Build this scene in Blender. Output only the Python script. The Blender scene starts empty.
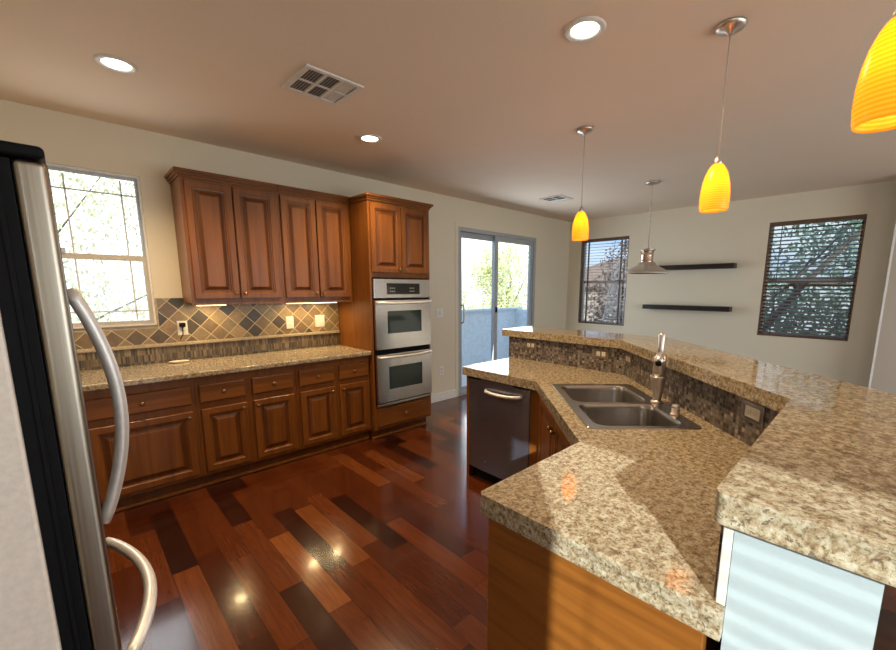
import bpy, bmesh, math, random
from mathutils import Vector, Matrix
S = bpy.context.scene
COL = S.collection
PI = math.pi
R2 = math.sqrt(0.5)

# ------------------------------------------------------------------ camera
F, CX, CY = 403.314, 467.583, 354.079
yaw, pitch, roll = math.radians(45.386), math.radians(9.226), math.radians(0.139)
fw = Vector((math.cos(yaw)*math.cos(pitch), math.sin(yaw)*math.cos(pitch), -math.sin(pitch)))
rt = Vector((math.sin(yaw), -math.cos(yaw), 0)); up = rt.cross(fw)
r2 = rt*math.cos(roll)+up*math.sin(roll); u2 = -rt*math.sin(roll)+up*math.cos(roll)
cd = bpy.data.cameras.new('camera'); cam = bpy.data.objects.new('camera', cd); COL.objects.link(cam)
cam.matrix_world = Matrix(((r2.x, u2.x, -fw.x, 0), (r2.y, u2.y, -fw.y, 0), (r2.z, u2.z, -fw.z, 1.520), (0, 0, 0, 1)))
cd.sensor_width = 36; cd.lens = F/896*36
cd.shift_x = (448-CX)/896; cd.shift_y = (CY-325)/896
cd.clip_start = 0.02; cd.clip_end = 200
S.camera = cam

# ------------------------------------------------------------------ colour management, world, sun, daylight, fill
S.view_settings.view_transform = 'Standard'; S.view_settings.look = 'None'
S.view_settings.exposure = 0.0; S.view_settings.gamma = 1; S.view_settings.use_curve_mapping = False
S.cycles.use_denoising = True
S.cycles.max_bounces = 8; S.cycles.transparent_max_bounces = 24
S.cycles.sample_clamp_indirect = 6
S.cycles.caustics_reflective = False; S.cycles.caustics_refractive = False

w = bpy.data.worlds.new('sky'); S.world = w; w.use_nodes = True
nt = w.node_tree; nt.nodes.clear()
o_ = nt.nodes.new('ShaderNodeOutputWorld'); bg = nt.nodes.new('ShaderNodeBackground')
tc = nt.nodes.new('ShaderNodeTexCoord'); mp = nt.nodes.new('ShaderNodeMapping'); mp.inputs['Scale'].default_value = (1, 1, 2.5)
nz = nt.nodes.new('ShaderNodeTexNoise'); nz.inputs['Scale'].default_value = 2.2; nz.inputs['Detail'].default_value = 6
cr = nt.nodes.new('ShaderNodeValToRGB')
cr.color_ramp.elements[0].position = 0.40; cr.color_ramp.elements[0].color = (0.35, 0.75, 1.35, 1)
cr.color_ramp.elements[1].position = 0.58; cr.color_ramp.elements[1].color = (1.25, 1.35, 1.45, 1)
dt = nt.nodes.new('ShaderNodeVectorMath'); dt.operation = 'DOT_PRODUCT'; dt.inputs[1].default_value = (0.30, 0.954, 0)
mr = nt.nodes.new('ShaderNodeMapRange'); mr.inputs[1].default_value = 0.74; mr.inputs[2].default_value = 0.83
mx = nt.nodes.new('ShaderNodeMix'); mx.data_type = 'RGBA'; mx.inputs[7].default_value = (1.9, 1.95, 2.0, 1)
L = nt.links.new
L(tc.outputs['Generated'], mp.inputs[0]); L(mp.outputs[0], nz.inputs[0]); L(nz.outputs[0], cr.inputs[0])
L(tc.outputs['Generated'], dt.inputs[0]); L(dt.outputs['Value'], mr.inputs[0]); L(mr.outputs[0], mx.inputs[0])
L(cr.outputs[0], mx.inputs[6]); sz = nt.nodes.new('ShaderNodeSeparateXYZ'); L(tc.outputs['Generated'], sz.inputs[0])
mh = nt.nodes.new('ShaderNodeMapRange'); mh.inputs[1].default_value = 0.01; mh.inputs[2].default_value = 0.07; mh.inputs[3].default_value = 1; mh.inputs[4].default_value = 0; L(sz.outputs[2], mh.inputs[0])
mz = nt.nodes.new('ShaderNodeMix'); mz.data_type = 'RGBA'; mz.inputs[7].default_value = (1.05, 1.12, 1.2, 1); L(mh.outputs[0], mz.inputs[0]); L(mx.outputs[2], mz.inputs[6])
L(mz.outputs[2], bg.inputs[0]); L(bg.outputs[0], o_.inputs[0])
bg.inputs[1].default_value = 1.25

SUN_DIR = Vector((0.678, 0.615, -0.403)).normalized()
sd = bpy.data.lights.new('sun', 'SUN'); sd.energy = 10; sd.color = (0.93, 1.0, 0.98); sd.angle = math.radians(0.55)
so = bpy.data.objects.new('sun', sd); COL.objects.link(so)
so.rotation_euler = SUN_DIR.to_track_quat('-Z', 'Y').to_euler(); so.location = (-6, -6, 6)

def area(name, loc, direction, sx, sy, power, color):
    d = bpy.data.lights.new(name, 'AREA'); d.shape = 'RECTANGLE'; d.size = sx; d.size_y = sy
    d.energy = power; d.color = color
    o = bpy.data.objects.new(name, d); COL.objects.link(o); o.location = loc
    o.rotation_euler = Vector(direction).to_track_quat('-Z', 'Y').to_euler()
    return o
area('fill_living_room', (3.0, -3.45, 1.35), (0, 1, 0), 4.6, 2.0, 108, (0.92, 0.98, 1.0))  # fill lamp added out of view to brighten the room
area('daylight_rear_window', (-1.02, -1.9, 1.6), (1, 0, 0), 1.2, 1.4, 18, (0.95, 0.97, 1.0))
area('daylight_sliding_door', (4.72, 4.0, 1.3), (0, -1, -0.15), 1.4, 1.9, 34, (0.80, 0.9, 1.0))
area('daylight_kitchen_window', (0.23, 4.03, 1.8), (0, -1, -0.1), 0.5, 1.0, 5, (0.95, 0.98, 1.0))

# ------------------------------------------------------------------ constants
Y0, X0, H = 4.076, 6.605, 2.702
XR, YR = -1.12, -3.6
# ------------------------------------------------------------------ material helpers
def mat(name):
    m = bpy.data.materials.new(name); m.use_nodes = True
    return m, m.node_tree, m.node_tree.nodes['Principled BSDF']
def simple(name, col, rough=0.5, metal=0.0, emit=None, es=0, coat=0, noise=0.06, scale=30, bump=0.0):
    m, t, b = mat(name)
    b.inputs['Roughness'].default_value = rough; b.inputs['Metallic'].default_value = metal
    n = t.nodes.new('ShaderNodeTexNoise'); n.inputs['Scale'].default_value = scale; n.inputs['Detail'].default_value = 3
    c = t.nodes.new('ShaderNodeTexCoord'); t.links.new(c.outputs['Object'], n.inputs[0])
    r = t.nodes.new('ShaderNodeValToRGB')
    r.color_ramp.elements[0].color = tuple(x*(1-noise) for x in col)+(1,); r.color_ramp.elements[1].color = tuple(min(1, x*(1+noise)) for x in col)+(1,)
    r.color_ramp.elements[0].position = 0.3; r.color_ramp.elements[1].position = 0.7
    t.links.new(n.outputs[0], r.inputs[0]); t.links.new(r.outputs[0], b.inputs['Base Color'])
    if bump:
        bp = t.nodes.new('ShaderNodeBump'); bp.inputs['Strength'].default_value = bump; bp.inputs['Distance'].default_value = 0.004
        t.links.new(n.outputs[0], bp.inputs['Height']); t.links.new(bp.outputs[0], b.inputs['Normal'])
    if coat: b.inputs['Coat Weight'].default_value = coat; b.inputs['Coat Roughness'].default_value = 0.08
    if emit: b.inputs['Emission Color'].default_value = emit+(1,); b.inputs['Emission Strength'].default_value = es
    return m
def MA(t, op, a, b=None, c=None):
    n = t.nodes.new('ShaderNodeMath'); n.operation = op
    for i, v in enumerate((a, b, c)):
        if v is None: continue
        if hasattr(v, 'links'): t.links.new(v, n.inputs[i])
        else: n.inputs[i].default_value = v
    return n.outputs[0]
def comb(t, x, y, z=0.0):
    n = t.nodes.new('ShaderNodeCombineXYZ')
    for i, v in enumerate((x, y, z)):
        if hasattr(v, 'links'): t.links.new(v, n.inputs[i])
        else: n.inputs[i].default_value = v
    return n.outputs[0]
def ramp(t, fac, stops, interp='LINEAR'):
    r = t.nodes.new('ShaderNodeValToRGB'); r.color_ramp.interpolation = interp
    while len(r.color_ramp.elements) < len(stops): r.color_ramp.elements.new(0.5)
    for e, (p, c) in zip(r.color_ramp.elements, stops): e.position = p; e.color = tuple(c)+(1,)
    t.links.new(fac, r.inputs[0]); return r.outputs[0]
def mixc(t, fac, a, b, mode='MIX'):
    n = t.nodes.new('ShaderNodeMix'); n.data_type = 'RGBA'; n.blend_type = mode
    for i, v in ((0, fac), (6, a), (7, b)):
        if hasattr(v, 'links'): t.links.new(v, n.inputs[i])
        elif i == 0: n.inputs[0].default_value = v
        else: n.inputs[i].default_value = tuple(v)+(1,)
    return n.outputs[2]
def noise(t, vec, scale, detail=3, rough=0.5, dist=0.0):
    n = t.nodes.new('ShaderNodeTexNoise'); n.inputs['Scale'].default_value = scale; n.inputs['Detail'].default_value = detail
    n.inputs['Roughness'].default_value = rough; n.inputs['Distortion'].default_value = dist
    if vec is not None: t.links.new(vec, n.inputs[0])
    return n.outputs[0]
def coords(t, kind='Object', scale=None):
    c = t.nodes.new('ShaderNodeTexCoord'); o = c.outputs[kind]
    if scale:
        m = t.nodes.new('ShaderNodeMapping'); m.inputs['Scale'].default_value = scale; t.links.new(o, m.inputs[0]); o = m.outputs[0]
    return o
def pos(t):
    g = t.nodes.new('ShaderNodeNewGeometry'); s = t.nodes.new('ShaderNodeSeparateXYZ'); t.links.new(g.outputs['Position'], s.inputs[0])
    return s.outputs[0], s.outputs[1], s.outputs[2], g.outputs['Position']

def wood(name, axis, dark=(0.075, 0.021, 0.005), light=(0.30, 0.105, 0.026), rough=0.38, coat=0.06):
    m, t, b = mat(name)
    sc = [14, 14, 14]; sc[axis] = 0.9
    v = coords(t, 'Object', tuple(sc))
    n1 = noise(t, v, 1.6, 5, 0.6, 0.6)
    big = noise(t, coords(t, 'Object'), 2.5, 2)
    c = ramp(t, n1, [(0.28, dark), (0.5, tuple((a*0.45+b_*0.55) for a, b_ in zip(dark, light))), (0.75, light)])
    c2 = mixc(t, MA(t, 'MULTIPLY', big, 0.45), c, tuple(x*0.62 for x in light))
    t.links.new(c2, b.inputs['Base Color']); b.inputs['Specular IOR Level'].default_value = 0.3
    b.inputs['Roughness'].default_value = rough; b.inputs['Coat Weight'].default_value = coat; b.inputs['Coat Roughness'].default_value = 0.15
    return m
M = {}
M['wood_v'] = wood('cherry_wood_upright_grain', 2, (0.11, 0.031, 0.004), (0.24, 0.083, 0.014))
M['wood_h'] = wood('cherry_wood_level_grain', 0, (0.11, 0.031, 0.004), (0.24, 0.083, 0.014))
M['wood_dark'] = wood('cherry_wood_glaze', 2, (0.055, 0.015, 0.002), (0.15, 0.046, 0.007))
M['wood_end'] = wood('cherry_end_panel', 1, (0.15, 0.048, 0.008), (0.32, 0.11, 0.018), 0.4, 0.1)
M['blind_wood'] = wood('brown_blind_wood', 1, (0.07, 0.04, 0.025), (0.19, 0.115, 0.075), 0.4, 0.2)

def wall_mat(name, col):
    m, t, b = mat(name)
    v = coords(t, 'Object'); n = noise(t, v, 55, 3); n2 = noise(t, v, 1.3, 2)
    t.links.new(mixc(t, n2, tuple(c*0.96 for c in col), tuple(min(1, c*1.03) for c in col)), b.inputs['Base Color'])
    bp = t.nodes.new('ShaderNodeBump'); bp.inputs['Strength'].default_value = 0.25; bp.inputs['Distance'].default_value = 0.003
    t.links.new(n, bp.inputs['Height']); t.links.new(bp.outputs[0], b.inputs['Normal'])
    b.inputs['Roughness'].default_value = 0.85
    return m
M['wall'] = wall_mat('painted_wall', (0.73, 0.66, 0.51))
M['wall_white'] = wall_mat('white_wall', (0.37, 0.42, 0.43))
M['wall_dim'] = wall_mat('dimmed_wall', (0.48, 0.42, 0.34))  # wall paint darkened, the weaker light on the block put into its colour
M['ceiling'] = wall_mat('painted_ceiling', (0.82, 0.685, 0.54))
M['trim'] = simple('white_trim', (0.80, 0.78, 0.74), 0.45)
M['white'] = simple('white_plastic', (0.66, 0.62, 0.54), 0.35)
M['white_metal'] = simple('white_painted_metal', (0.72, 0.69, 0.64), 0.4)
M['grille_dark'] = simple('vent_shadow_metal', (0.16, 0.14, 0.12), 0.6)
M['alu'] = simple('grey_door_frame', (0.42, 0.45, 0.48), 0.4, 0.3)
M['vinyl'] = simple('beige_window_vinyl', (0.50, 0.45, 0.37), 0.45)
M['muntin'] = simple('grey_muntin', (0.62, 0.62, 0.58), 0.5)
M['black'] = simple('black_plastic', (0.006, 0.006, 0.007), 0.6)
M['black'].node_tree.nodes['Principled BSDF'].inputs['Specular IOR Level'].default_value = 0.12
M['black_gloss'] = simple('black_glass', (0.01, 0.012, 0.012), 0.06)
M['shelf'] = simple('black_shelf', (0.012, 0.010, 0.009), 0.35)
M['dark_toe'] = simple('dark_recess', (0.02, 0.012, 0.01), 0.7)
M['bronze'] = simple('bronze_knob', (0.30, 0.19, 0.10), 0.3, 0.9)
M['cord'] = simple('pale_cord', (0.55, 0.47, 0.40), 0.5)
M['nickel'] = simple('brushed_nickel', (0.62, 0.56, 0.50), 0.36, 0.9)
M['copper'] = simple('warm_polished_metal', (0.75, 0.60, 0.50), 0.16, 1.0)
M['plate_brown'] = simple('bronze_cover_plate', (0.20, 0.15, 0.11), 0.35, 0.4)
M['soap'] = simple('cream_ceramic', (0.75, 0.66, 0.50), 0.3)
M['concrete'] = simple('stucco_balcony', (0.62, 0.72, 0.82), 0.9, scale=14, noise=0.1, bump=0.3)
M['balc_floor'] = simple('balcony_floor', (0.55, 0.56, 0.56), 0.8)
M['ground'] = simple('desert_ground', (0.30, 0.24, 0.18), 0.95, scale=3, noise=0.2)
M['house'] = simple('tan_stucco', (0.42, 0.34, 0.28), 0.9, scale=6)
M['roof'] = simple('brown_roof_tile', (0.22, 0.15, 0.12), 0.9, scale=12, noise=0.3)
M['bark'] = simple('grey_brown_bark', (0.12, 0.09, 0.07), 0.9, scale=12, noise=0.4, bump=0.5)
M['bulb'] = simple('recessed_lamp_lens', (1, 0.95, 0.85), 0.4, emit=(1.0, 0.86, 0.62), es=14)
M['strip'] = simple('strip_lamp_lens', (1, 0.9, 0.7), 0.4, emit=(1.0, 0.80, 0.45), es=5)
M['grout'] = simple('cream_grout_ledge', (0.42, 0.33, 0.21), 0.5, scale=60, noise=0.2)

def steel(name, col, rough, axis=0, metal=1.0):
    m, t, b = mat(name)
    sc = [220, 220, 220]; sc[axis] = 2
    n = noise(t, coords(t, 'Object', tuple(sc)), 1.0, 2)
    t.links.new(ramp(t, n, [(0.3, tuple(c*0.88 for c in col)), (0.7, tuple(min(1, c*1.08) for c in col))]), b.inputs['Base Color'])
    b.inputs['Metallic'].default_value = metal; b.inputs['Roughness'].default_value = rough
    t.links.new(MA(t, 'MULTIPLY_ADD', n, 0.12, rough-0.06), b.inputs['Roughness'])
    return m
M['steel'] = simple('satin_stainless', (0.56, 0.53, 0.50), 0.22, 1.0, noise=0.03, scale=8)
M['steel_v'] = steel('brushed_stainless_upright', (0.38, 0.335, 0.27), 0.34, 2)
M['steel_dark'] = simple('dark_stainless', (0.22, 0.23, 0.30), 0.27, 0.85, noise=0.04, scale=6)  # bluish tint paints a blue reflection into the dishwasher's colour
M['sink'] = simple('sink_steel', (0.42, 0.39, 0.36), 0.24, 1.0, noise=0.05, scale=8)
M['steel_bar'] = simple('satin_bar_handle', (0.80, 0.78, 0.76), 0.38, 0.4)
M['case'] = simple('textured_fridge_side', (0.82, 0.74, 0.66), 0.5, 0.0, scale=80, bump=0.3)

def granite():
    m, t, b = mat('speckled_granite')
    v = coords(t, 'Object')
    a = noise(t, v, 48, 4, 0.7, 0.4); c = noise(t, v, 120, 3, 0.7, 0.2); d = noise(t, v, 6, 2)
    base = ramp(t, a, [(0.34, (0.16, 0.10, 0.06)), (0.44, (0.32, 0.24, 0.145)), (0.54, (0.47, 0.405, 0.29)), (0.68, (0.60, 0.56, 0.44))])
    sp = ramp(t, c, [(0.36, (0.10, 0.07, 0.05)), (0.44, (0.75, 0.68, 0.58)), (0.6, (1, 1, 1))])
    x = mixc(t, 0.8, base, sp, 'MULTIPLY')
    n3 = noise(t, v, 62, 3, 0.7, 0.6)
    x = mixc(t, MA(t, 'MULTIPLY', MA(t, 'GREATER_THAN', n3, 0.635), 0.8), x, (0.06, 0.045, 0.04))
    x = mixc(t, MA(t, 'MULTIPLY', d, 0.3), x, (0.33, 0.245, 0.14))
    t.links.new(x, b.inputs['Base Color'])
    b.inputs['Roughness'].default_value = 0.07; b.inputs['Specular IOR Level'].default_value = 0.6
    return m
M['granite'] = granite()

def floor_mat():
    m, t, b = mat('red_brown_plank_floor')
    x, y, z, p = pos(t)
    W, LN = 0.120, 0.80
    row = MA(t, 'FLOOR', MA(t, 'DIVIDE', x, W))
    wn = t.nodes.new('ShaderNodeTexWhiteNoise'); wn.noise_dimensions = '1D'; t.links.new(row, wn.inputs['W'])
    off = MA(t, 'MULTIPLY', wn.outputs[0], LN)
    yy = MA(t, 'DIVIDE', MA(t, 'ADD', y, off), LN); coln = MA(t, 'FLOOR', yy)
    w2 = t.nodes.new('ShaderNodeTexWhiteNoise'); w2.noise_dimensions = '3D'; t.links.new(comb(t, row, coln, 3.3), w2.inputs[0])
    c = ramp(t, w2.outputs[0], [(0.0, (0.016, 0.004, 0.003)), (0.2, (0.050, 0.010, 0.003)), (0.5, (0.085, 0.018, 0.004)), (0.86, (0.115, 0.028, 0.007)), (1.0, (0.20, 0.062, 0.015))])
    g = noise(t, comb(t, MA(t, 'ADD', MA(t, 'MULTIPLY', x, 40), MA(t, 'MULTIPLY', w2.outputs[0], 50)), MA(t, 'MULTIPLY', y, 3)), 1.0, 6, 0.65, 1.5)
    g2 = ramp(t, g, [(0.3, (0.65, 0.62, 0.6)), (0.65, (1.15, 1.15, 1.15))])
    c = mixc(t, 0.85, c, g2, 'MULTIPLY')
    fx = MA(t, 'FRACT', MA(t, 'DIVIDE', x, W)); fy = MA(t, 'FRACT', yy)
    ex = MA(t, 'LESS_THAN', MA(t, 'MINIMUM', fx, MA(t, 'SUBTRACT', 1.0, fx)), 0.012)
    ey = MA(t, 'LESS_THAN', MA(t, 'MINIMUM', fy, MA(t, 'SUBTRACT', 1.0, fy)), 0.0016)
    e = MA(t, 'MAXIMUM', ex, ey)
    c = mixc(t, MA(t, 'MULTIPLY', e, 0.7), c, (0.006, 0.003, 0.002))
    t.links.new(c, b.inputs['Base Color'])
    b.inputs['Roughness'].default_value = 0.34
    t.links.new(MA(t, 'MULTIPLY_ADD', g, 0.12, 0.12), b.inputs['Roughness'])
    b.inputs['Coat Weight'].default_value = 0.25; b.inputs['Coat Roughness'].default_value = 0.08
    bp = t.nodes.new('ShaderNodeBump'); bp.inputs['Strength'].default_value = 0.12; bp.inputs['Distance'].default_value = 0.003
    t.links.new(MA(t, 'ADD', MA(t, 'MULTIPLY', g, 0.5), MA(t, 'MULTIPLY', w2.outputs[0], 0.5)), bp.inputs['Height']); t.links.new(bp.outputs[0], b.inputs['Normal'])
    return m
M['floor'] = floor_mat()

def tile(name, dx, dy, tw, th, stops, grout, gw, rot=False, rough=0.35, mixn=0.4, seed=1.0, zoff=0.0):
    m, t, b = mat(name)
    x, y, z, p = pos(t)
    u = MA(t, 'ADD', MA(t, 'MULTIPLY', x, dx), MA(t, 'MULTIPLY', y, dy)); v = MA(t, 'ADD', z, zoff)
    if rot:
        u, v = MA(t, 'MULTIPLY', MA(t, 'ADD', u, v), R2), MA(t, 'MULTIPLY', MA(t, 'SUBTRACT', v, u), R2)
    U = MA(t, 'DIVIDE', u, tw); V = MA(t, 'DIVIDE', v, th)
    wn = t.nodes.new('ShaderNodeTexWhiteNoise'); wn.noise_dimensions = '3D'
    t.links.new(comb(t, MA(t, 'FLOOR', U), MA(t, 'FLOOR', V), seed), wn.inputs[0])
    c = ramp(t, wn.outputs[0], stops)
    n = noise(t, p, 22, 4, 0.6, 0.8)
    c = mixc(t, mixn, c, ramp(t, n, [(0.3, (0.35, 0.35, 0.35)), (0.7, (1.25, 1.2, 1.1))]), 'MULTIPLY')
    fu = MA(t, 'FRACT', U); fv = MA(t, 'FRACT', V)
    eu = MA(t, 'LESS_THAN', MA(t, 'MINIMUM', fu, MA(t, 'SUBTRACT', 1.0, fu)), gw/tw)
    ev = MA(t, 'LESS_THAN', MA(t, 'MINIMUM', fv, MA(t, 'SUBTRACT', 1.0, fv)), gw/th)
    e = MA(t, 'MAXIMUM', eu, ev)
    t.links.new(mixc(t, e, c, grout), b.inputs['Base Color'])
    t.links.new(MA(t, 'MULTIPLY_ADD', e, 0.4, rough), b.inputs['Roughness'])
    bp = t.nodes.new('ShaderNodeBump'); bp.inputs['Strength'].default_value = 0.6; bp.inputs['Distance'].default_value = 0.002
    t.links.new(MA(t, 'SUBTRACT', 1.0, e), bp.inputs['Height']); t.links.new(bp.outputs[0], b.inputs['Normal'])
    return m
slate = [(0.0, (0.050, 0.042, 0.020)), (0.10, (0.075, 0.055, 0.026)), (0.14, (0.13, 0.085, 0.04)), (0.4, (0.20, 0.13, 0.06)), (0.65, (0.29, 0.20, 0.095)), (0.85, (0.20, 0.165, 0.09)), (1.0, (0.36, 0.25, 0.12))]
M['slate'] = tile('diamond_slate_tile', 1, 0, 0.102, 0.102, slate, (0.50, 0.40, 0.25), 0.0032, True, zoff=0.03)
M['slate_sq'] = tile('square_slate_tile', 1, 0, 0.15, 0.11, slate, (0.36, 0.28, 0.18), 0.003, False)
M['bamboo'] = tile('upright_strip_mosaic', 1, 0, 0.013, 0.055, [(0.0, (0.03, 0.022, 0.012)), (0.4, (0.10, 0.07, 0.035)), (0.75, (0.20, 0.14, 0.07)), (1.0, (0.30, 0.22, 0.12))], (0.16, 0.12, 0.07), 0.0012)
mos = [(0.0, (0.012, 0.010, 0.010)), (0.2, (0.05, 0.035, 0.028)), (0.45, (0.13, 0.10, 0.08)), (0.65, (0.22, 0.18, 0.15)), (0.85, (0.17, 0.15, 0.15)), (1.0, (0.40, 0.34, 0.28))]
for k, (dx, dy) in dict(y=(0, 1), d=(R2, R2), x=(1, 0)).items():
    M['mosaic_'+k] = tile('small_stone_mosaic_'+k, dx, dy, 0.0195, 0.0195, mos, (0.13, 0.11, 0.095), 0.0016, False, 0.3)

def glass(name, tint, rough=0.0):
    m = bpy.data.materials.new(name); m.use_nodes = True; t = m.node_tree; t.nodes.clear()
    o = t.nodes.new('ShaderNodeOutputMaterial'); tr = t.nodes.new('ShaderNodeBsdfTransparent'); tr.inputs[0].default_value = tint+(1,)
    g = t.nodes.new('ShaderNodeBsdfGlossy'); g.inputs['Roughness'].default_value = 0.02
    f = t.nodes.new('ShaderNodeLayerWeight'); f.inputs[0].default_value = 0.5; mxs = t.nodes.new('ShaderNodeMixShader')
    t.links.new(MA(t, 'MULTIPLY_ADD', MA(t, 'POWER', f.outputs['Facing'], 4.0), 0.6, 0.03), mxs.inputs[0]); t.links.new(tr.outputs[0], mxs.inputs[1]); t.links.new(g.outputs[0], mxs.inputs[2]); t.links.new(mxs.outputs[0], o.inputs[0])
    return m
M['glass'] = glass('clear_window_glass', (0.97, 0.98, 0.98))
M['glass_tint'] = glass('dimming_tinted_glass', (0.80, 0.82, 0.83))  # tint added to dim the bright view outdoors
M['glass_dark'] = glass('dark_solar_screen_glass', (0.70, 0.74, 0.74))

def shade_mat():
    m, t, b = mat('amber_ribbed_glass')
    x, y, z, p = pos(t)
    wv = MA(t, 'SINE', MA(t, 'MULTIPLY', z, 2*PI/0.0105))
    wv01 = MA(t, 'MULTIPLY_ADD', wv, 0.5, 0.5)
    c = mixc(t, wv01, (0.95, 0.47, 0.03), (1.0, 0.60, 0.08))
    t.links.new(c, b.inputs['Base Color']); b.inputs['Roughness'].default_value = 0.25
    tr = t.nodes.new('ShaderNodeBsdfTranslucent'); t.links.new(c, tr.inputs[0])
    ms = t.nodes.new('ShaderNodeMixShader'); ms.inputs[0].default_value = 0.65
    out = t.nodes['Material Output']
    # added emission: the bulb's glow is painted evenly into the ribbed glass
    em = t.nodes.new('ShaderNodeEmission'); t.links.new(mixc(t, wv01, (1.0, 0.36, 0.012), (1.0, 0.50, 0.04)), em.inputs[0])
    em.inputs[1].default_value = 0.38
    ad = t.nodes.new('ShaderNodeAddShader')
    t.links.new(b.outputs[0], ms.inputs[1]); t.links.new(tr.outputs[0], ms.inputs[2])
    t.links.new(ms.outputs[0], ad.inputs[0]); t.links.new(em.outputs[0], ad.inputs[1]); t.links.new(ad.outputs[0], out.inputs[0])
    return m
M['amber'] = shade_mat()

def leaf_mat(name, a, b_):
    m, t, b = mat(name)
    n = noise(t, coords(t, 'Object'), 3.5, 4)
    c = ramp(t, n, [(0.3, a), (0.7, b_)])
    t.links.new(c, b.inputs['Base Color']); b.inputs['Roughness'].default_value = 0.6
    tr = t.nodes.new('ShaderNodeBsdfTranslucent'); t.links.new(c, tr.inputs[0])
    ms = t.nodes.new('ShaderNodeMixShader'); ms.inputs[0].default_value = 0.4
    t.links.new(b.outputs[0], ms.inputs[1]); t.links.new(tr.outputs[0], ms.inputs[2]); t.links.new(ms.outputs[0], t.nodes['Material Output'].inputs[0])
    return m
M['leaf_pale'] = leaf_mat('sunlit_yellow_green_leaves', (0.62, 0.62, 0.32), (0.92, 0.92, 0.72))
M['leaf_yellow'] = leaf_mat('yellow_green_leaves', (0.42, 0.46, 0.16), (0.85, 0.84, 0.50))
M['leaf_green'] = leaf_mat('dark_green_leaves', (0.12, 0.17, 0.12), (0.42, 0.50, 0.40))
M['leaf_shaded'] = leaf_mat('shaded_brown_leaves', (0.13, 0.09, 0.075), (0.30, 0.22, 0.19))  # tree in shade: the shade is put into the leaf colour

# ------------------------------------------------------------------ mesh helpers
class MB:
    def __init__(s): s.bm = bmesh.new(); s.T = Matrix.Identity(4)
    def V(s, p): return s.bm.verts.new(s.T @ Vector(p))
    def face(s, vs, mi=0, smooth=False):
        try: f = s.bm.faces.new(vs); f.material_index = mi; f.smooth = smooth; return f
        except ValueError: return None
    def box(s, x0, x1, y0, y1, z0, z1, bev=0.0, mi=0, seg=2):
        vs = [s.V((x, y, z)) for z in (z0, z1) for x, y in ((x0, y0), (x1, y0), (x1, y1), (x0, y1))]
        fs = [s.face([vs[i] for i in q], mi) for q in ((3, 2, 1, 0), (4, 5, 6, 7), (0, 1, 5, 4), (1, 2, 6, 5), (2, 3, 7, 6), (3, 0, 4, 7))]
        if bev:
            es = list({e for f in fs for e in f.edges})
            r = bmesh.ops.bevel(s.bm, geom=es, offset=bev, segments=seg, affect='EDGES', profile=0.5, material=-1)
        return s
    def prism(s, pts, z0, z1, mi=0):
        a = [s.V((x, y, z0)) for x, y in pts]; b = [s.V((x, y, z1)) for x, y in pts]
        s.face(a[::-1], mi); s.face(b, mi); n = len(pts)
        for i in range(n): s.face([a[i], a[(i+1) % n], b[(i+1) % n], b[i]], mi)
        return s
    def lathe(s, cx, cy, prof, n=24, mi=0, cap0=True, cap1=True, axis='z'):
        rings = []
        for r, z in prof:
            ring = []
            for k in range(n):
                a = 2*PI*k/n; c, d = r*math.cos(a), r*math.sin(a)
                if axis == 'z': ring.append(s.V((cx+c, cy+d, z)))
                elif axis == 'y': ring.append(s.V((cx+c, z, cy+d)))     # centre (x, z), runs along y
                else: ring.append(s.V((z, cx+c, cy+d)))                 # centre (y, z), runs along x
            rings.append(ring)
        for a, b in zip(rings, rings[1:]):
            for k in range(n): s.face([a[k], a[(k+1) % n], b[(k+1) % n], b[k]], mi, True)
        if cap0: s.face(rings[0][::-1], mi)
        if cap1: s.face(rings[-1], mi)
        return s
    def tube(s, pts, r, n=10, mi=0, sx=1.0, caps=True):
        P = [Vector(p) for p in pts]; rings = []; ref = None
        for i, p in enumerate(P):
            d = ((P[i]-P[i-1]).normalized() if i > 0 else Vector()) + ((P[i+1]-P[i]).normalized() if i < len(P)-1 else Vector())
            d.normalize()
            if ref is None: ref = Vector((0, 0, 1)) if abs(d.z) < 0.9 else Vector((1, 0, 0))
            a = ref - d*ref.dot(d); a.normalize(); b = d.cross(a); ref = a
            rr = r[i] if isinstance(r, (list, tuple)) else r
            rings.append([s.V(p+a*rr*math.cos(2*PI*k/n)*sx+b*rr*math.sin(2*PI*k/n)) for k in range(n)])
        for a, b in zip(rings, rings[1:]):
            for k in range(n): s.face([a[k], a[(k+1) % n], b[(k+1) % n], b[k]], mi, True)
        if caps: s.face(rings[0][::-1], mi); s.face(rings[-1], mi)
        return s
    def build(s, name, mats, parent=None, bevel=0.0, smooth=False):
        me = bpy.data.meshes.new(name)
        bmesh.ops.recalc_face_normals(s.bm, faces=s.bm.faces[:])
        off = parent_world(parent) if parent else Vector()
        for v in s.bm.verts: v.co -= off
        s.bm.to_mesh(me); s.bm.free()
        for m_ in (mats if isinstance(mats, (list, tuple)) else [mats]): me.materials.append(m_)
        o = bpy.data.objects.new(name, me); COL.objects.link(o)
        if parent: o.parent = parent
        if bevel:
            b = o.modifiers.new('bevel', 'BEVEL'); b.width = bevel; b.segments = 3; b.limit_method = 'ANGLE'; b.angle_limit = math.radians(40)
            o.modifiers.new('n', 'WEIGHTED_NORMAL')
            for p in me.polygons: p.use_smooth = True
        return o
def parent_world(o):
    v = Vector()
    while o: v += o.location; o = o.parent
    return v
def thing(name, loc, label, cat, group=None):
    o = bpy.data.objects.new(name, None); COL.objects.link(o); o.location = loc; o.empty_display_size = 0.1
    return tag(o, label, cat, group)
def tag(o, label, cat, group=None, kind=None):
    o['label'] = label; o['category'] = cat
    if group: o['group'] = group
    if kind: o['kind'] = kind
    return o
def struct(o): o['kind'] = 'structure'; return o
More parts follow.
